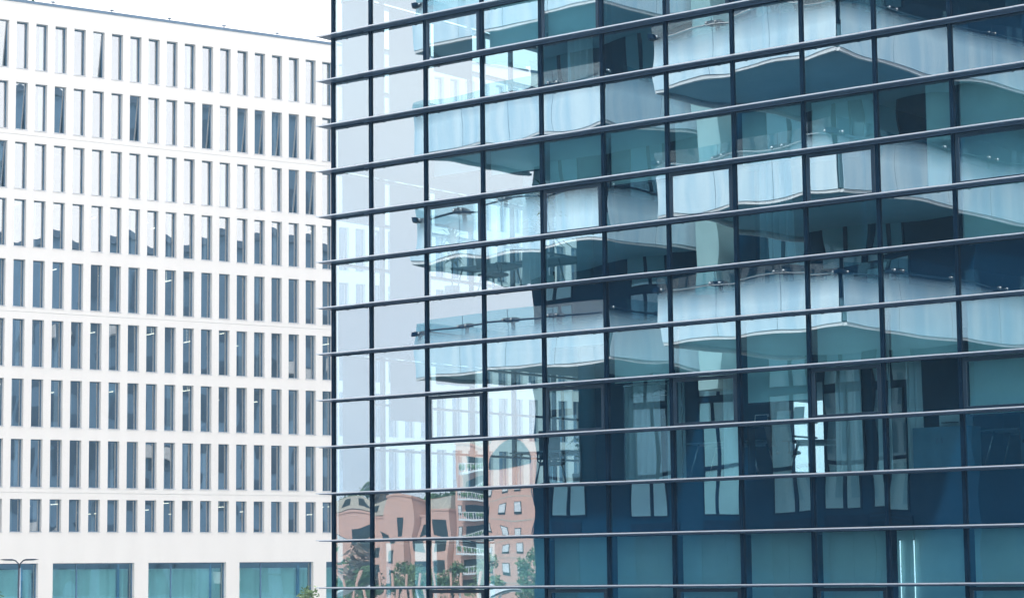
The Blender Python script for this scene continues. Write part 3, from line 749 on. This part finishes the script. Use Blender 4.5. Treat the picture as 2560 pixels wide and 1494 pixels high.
# ================================================================== RED BRICK HOUSING (far off, seen mirrored)
bo = gw(0, 300)
FR = math.atan2(-TY, -TX)
def bw_(u, w): return gw(u, w)
M['brick'] = mat('red_brick', (.60, .37, .30), .9, nscale=.35, namt=.10, base2=(.66, .40, .32), bump=.2)
M['cream'] = mat('cream_render', (.55, .52, .44), .9)
M['dkop'] = mat('dark_opening', (.045, .06, .06), .9, 0, .1)
M['whitep'] = mat('white_shutter', (.75, .78, .80), .6)
def brick_block(name, label, u0, u1, w0, dep, H, top='flat', wins=(), dark=(), balc=(), extras=None, m='brick'):
    """x local = -u from u1; y = away from the glass building"""
    x, y = gw((u0+u1)/2, w0); t = thing(name, label, 'apartment building', (x, y, 0), FR); hw = (u1-u0)/2
    f = lambda u: -(u-(u0+u1)/2)
    q = MB()
    if top == 'arch':
        n = 14; pts = [(-hw, 0), (hw, 0), (hw, H-3)]+[(hw*cos(pi*k/n), H-3+3*sin(pi*k/n)) for k in range(1, n)]+[(-hw, H-3)]
        q.xprism(pts, 0, dep)
    else: q.box(-hw, 0, 0, hw, dep, H)
    q.build('wall', m, t)
    if top == 'flat': MB().box(-hw-.15, -.15, H, hw+.15, dep+.1, H+.35).build('roof_edge', 'brick' if m == 'brick' else 'coping', t)
    for (u, z, w_, h_) in wins:
        o = MB().box(f(u)-w_/2-.1, -.06, z-.1, f(u)+w_/2+.1, -.002, z+h_+.1).build('window', 'dkop', t)
        MB().box(f(u)-w_/2, -.10, z+h_*.15, f(u)+w_/2, -.062, z+h_).build('shutter', 'whitep', o)
    for (u, z, w_, h_) in dark:
        MB().box(f(u)-w_/2, -.05, z, f(u)+w_/2, -.003, z+h_).build('loggia', 'dkop', t)
    for (ua, ub, z) in balc:
        o = MB().box(f(ua), -1.6, z, f(ub), -.052, z+.25).build('balcony', 'whitep', t)
        q = MB(); x0, x1 = sorted((f(ua), f(ub))); q.box(x0, -1.6, z+1.2, x1, -1.52, z+1.3)
        xx = x0
        while xx < x1: q.box(xx, -1.59, z+.25, xx+.12, -1.53, z+1.2); xx += .5
        q.build('railing', 'whitep', o)
        q = MB(); xx = x0+.3
        rr = random.Random(int(z*10))
        while xx < x1-.3: q.sphere((xx, -1.3, z+.7+rr.random()*.3), .45, 6); xx += rr.uniform(.7, 1.4)
        q.build('planter', 'leaf', o)
    return t
E_ = EYE
wins = [(u, z, 1.15, 1.35) for u in (-236.4, -233.1, -230.3) for z in [E_+14.4-3.05*k for k in range(8)]]
t = brick_block('brick_tower', 'tall red brick apartment tower with an arched top mirrored low in the glass', -238.1, -225, 299, 14, E_+25.2, 'arch', wins)
q = MB(); n = 10; q.xprism([(4.3, E_+20.0), (-2.6, E_+20.9), (-2.6, E_+22.0)]+[(3.45*cos(pi*k/n)+.85, E_+22.0+1.3*sin(pi*k/n)) for k in range(n-1, -1, -1)], -.08, -.003)
ao = q.build('arched_opening', 'dkop', t)
q = MB(); q.box(-2.4, -.2, E_+21.35, 4.1, -.12, E_+21.45)
for k in range(14): q.box(-2.4+.5*k, -.19, E_+20.9, -2.3+.5*k, -.13, E_+21.349)
q.build('railing', 'sash', ao)
q = MB()
for k in range(9): q.box(-6.4, -.04, E_+16.6-3.05*k, 6.4, -.002, E_+16.72-3.05*k)
q.build('string_course', 'cream', t)
MB().tube([(-4.4, -.1, 0), (-4.4, -.1, E_+18)], .09, 6).build('drain_pipe', 'sash', t)
t = brick_block('brick_terrace_block', 'red brick block with stacked white balconies left of the arched tower', -248.2, -238.4, 302, 14, E_+23.4, 'flat',
    [(-247.3, E_+14.2-3*k, .6, 1.3) for k in range(4)], [(-242.8, E_+19.8-3.05*k, 6.6, 2.0) for k in range(8)], [(-246.4, -239.2, E_+19.4-3.05*k) for k in range(8)])
MB().box(-2.5, .1, E_+23.36, 2.5, 9, E_+24.6).build('roof_house', 'cream', t)
t = brick_block('brick_low_block', 'low red brick block with wide dark openings mirrored at the left of the glass', -256., -248.3, 300.5, 14, E_+11.7, 'flat', (),
    [(u, E_+z, w_, 2.1) for z in (8.2, 5., 1.4, -2) for u, w_ in ((-253.9, 2.6), (-250.3, 2.8))])
MB().box(-3, 1.5, E_+12.06, 3, 9, E_+14.2).build('penthouse', 'cream', t)
t = brick_block('brick_stair_tower', 'narrow red brick stair tower with one strip of windows', -261.6, -256.2, 299, 10, E_+14.2, 'flat', (), [(-259, E_+9.5-3.2*k, 1.0, 2.1) for k in range(6)])
t = brick_block('brick_long_block', 'long red brick block with cream top floor left of the stair tower', -292, -261.8, 303, 14, E_+11.6, 'flat', [(-276, E_+6.5, 1.4, 1.4)],
    [(u, E_+z, w_, 2.0) for z in (7.6, 4.2, .8, -2.6) for u, w_ in ((-264.2, 4.), (-271, 5.5), (-282, 5))])
q = MB(); q.box(-14, 2., E_+12.16, 13.5, 10, E_+14.2); q.build('penthouse', 'cream', t)
for xx in (-11.5, -9.2, -4, -1): MB().box(xx, 1.93, E_+12.7, xx+1.3, 1.997, E_+13.8).build('window', 'dkop', t)
for xx in (-8.5, -6.8): MB().box(xx, 3, E_+14.2, xx+.9, 4, E_+16.6).build('chimney', 'bark', t)
for u, w_, h_, s_ in ((-250, 330, 24, 1), (-262, 335, 26.5, 2), (-270, 328, 25.5, 3), (-280, 332, 24.5, 4), (-292, 326, 26, 5), (-241, 335, 24, 6)):
    tree_parts('skyline_tree', ['rounded dark tree behind the brick blocks', 'tall dark tree above the stair tower', 'broad tree on the skyline left of the stair tower', 'low skyline tree above the long brick block', 'dark tree at the far left of the mirrored skyline', 'pale green tree behind the terrace block'][s_-1],
               (*gw(u, w_), 0), h_, 5.5, 40+s_, 'leaf', 2200, .7, .5, group='trees on the mirrored skyline')
for k, (u, w_, h_, m_) in enumerate(((-222, 262, 9.5, 'leafy'), (-228, 266, 10.5, 'leaf'), (-233.5, 262, 12, 'leafr'), (-238, 268, 9.5, 'leaf'), (-221.5, 240, 8.5, 'leafy'), (-244, 266, 11.5, 'leaf'), (-215, 262, 9.5, 'leaf'), (-206, 258, 10, 'leafy'), (-198, 262, 9.5, 'leaf'), (-211, 236, 8, 'leaf'))):
    tree_parts('park_tree', ['yellow green tree before the brick stair tower', 'dark green tree beside the yellow green one', 'reddish tree in front of the brick terrace block', 'green tree between the reddish tree and the long block', 'small yellow green tree nearest the glass building', 'tall green tree at the left of the mirrored park', 'green tree in front of the arched tower', 'yellow green tree right of the arched tower', 'rightmost green tree of the mirrored park', 'small green tree before the tower'][k],
               (*gw(u, w_), 0), h_, 3.6, 70+k, m_, 2400, .32, .3, group='park trees before the brick blocks')
# raking posts and pale canopy in the mirrored park
for k in range(11):
    u = -195+k*2.3; lean = rnd.uniform(-.25, .25); q = MB(); q.tube([(0, 0, 0), (lean*2.2, 0, 8.6)], .22, 8, .16)
    o = q.build('raking_post', 'brick'); x, y = gw(u, 215); o.location = (x, y, 0); o.rotation_euler = (0, 0, FR)
    o['label'] = 'brown leaning post in the mirrored park'; o['category'] = 'post'; o['group'] = 'leaning posts in the mirrored park'
q = MB(); n = 24
for k in range(n):
    a0, a1 = -15+30*k/n, -15+30*(k+1)/n; h = lambda v: 4.9+1.6*cos(v/15*pi/2)
    q.v += []; i = len(q.v)
    q.v += [(a0, 0, h(a0)), (a1, 0, h(a1)), (a1, 5, h(a1)), (a0, 5, h(a0)), (a0, 0, h(a0)+.25), (a1, 0, h(a1)+.25), (a1, 5, h(a1)+.25), (a0, 5, h(a0)+.25)]
    for f in ((0, 3, 2, 1), (4, 5, 6, 7), (0, 1, 5, 4), (2, 3, 7, 6)): q.f.append(tuple(i+j for j in f))
t = thing('park_canopy', 'long low arched white canopy in the mirrored park', 'canopy', (*gw(-163, 190), 0), FR)
q.build('canopy_roof', 'whitep', t)
for xx in (-14, -7, 0, 7, 14): MB().tube([(xx, 2.5, 0), (xx, 2.5, 4.95)], .12, 8).build('canopy_post', 'whitep', t)
# hill
q = MB(); n = 60; i0 = 0
for k in range(n+1):
    u = -700+k*18; h = 19+5*sin(k*.31+1)+3*sin(k*.83); xa, ya = gw(u, 430); xb, yb = gw(u, 620); xc, yc = gw(u, 360)
    q.v += [(xc, yc, -.5), (xa, ya, h*.7), (xb, yb, h)]
for k in range(n):
    for j in range(2): a = k*3+j; q.f.append((a, a+3, a+4, a+1))
q.build('hill', 'hill', kind='structure', smooth=True)

# ================================================================== SLAB BLOCK that the white building's windows mirror
M['slabg'] = mat('slab_window_band', (.06, .12, .20), .5, nscale=.2)
M['slabw'] = mat('blue_grey_cladding', (.20, .36, .54), .7, nscale=.06, namt=.22)
t = thing('blue_grey_slab_block', 'blue grey slab block mirrored in the lower windows of the white building', 'office building', (66, 112, 0), radians(-25))
MB().box(-9, -48, 0, 9, 62, EYE+31.5).build('wall', 'slabw', t)
q = MB()
for z in range(2, 34, 4):
    y = -46
    while y < 60: q.box(-9.06, y, z, -9.003, y+1.9+(z*7+int(y)) % 3*.4, z+2.3); y += 3.4
q.build('window', 'slabg', t, kind='stuff')
q = MB(); r = random.Random(4)
for k in range(70):
    y = r.uniform(-46, 58); z = r.uniform(2, 36); q.box(-9.3, y, z, -9.07, y+r.choice((.18, .18, 3)), z+r.choice((.18, 3.2)))
q.build('facade_rail', 'slabg', t, kind='stuff')
q = MB()
for k in range(16):
    y = -44+k*6.4; z = 4*(k*5 % 8)+3; q.box(-10.4, y, z, -9.01, y+3.6, z+1.05)
q.build('balcony', 'whitep', t, kind='stuff')
MB().box(-9.5, -48.5, EYE+31.5, 9.5, 62.5, EYE+32.1).build('roof_edge', 'coping', t)
MB().box(-6, 0, EYE+32.1, 3, 12, EYE+34).build('roof_house', 'slabw', t)

# thin haze volume, coloured blue to turn the shadows navy
hm = bpy.data.materials.new('haze_air'); hm.use_nodes = True; t = hm.node_tree; t.nodes.clear()
pv = N(t, 'ShaderNodeVolumePrincipled'); pv.inputs['Color'].default_value = (.45, .76, 1.0, 1); pv.inputs['Density'].default_value = .00045; pv.inputs['Anisotropy'].default_value = .3
t.links.new(pv.outputs[0], N(t, 'ShaderNodeOutputMaterial').inputs['Volume']); M['haze'] = hm
MB().box(-910, -910, -1.5, 910, 910, 52).build('haze', 'haze', kind='stuff')
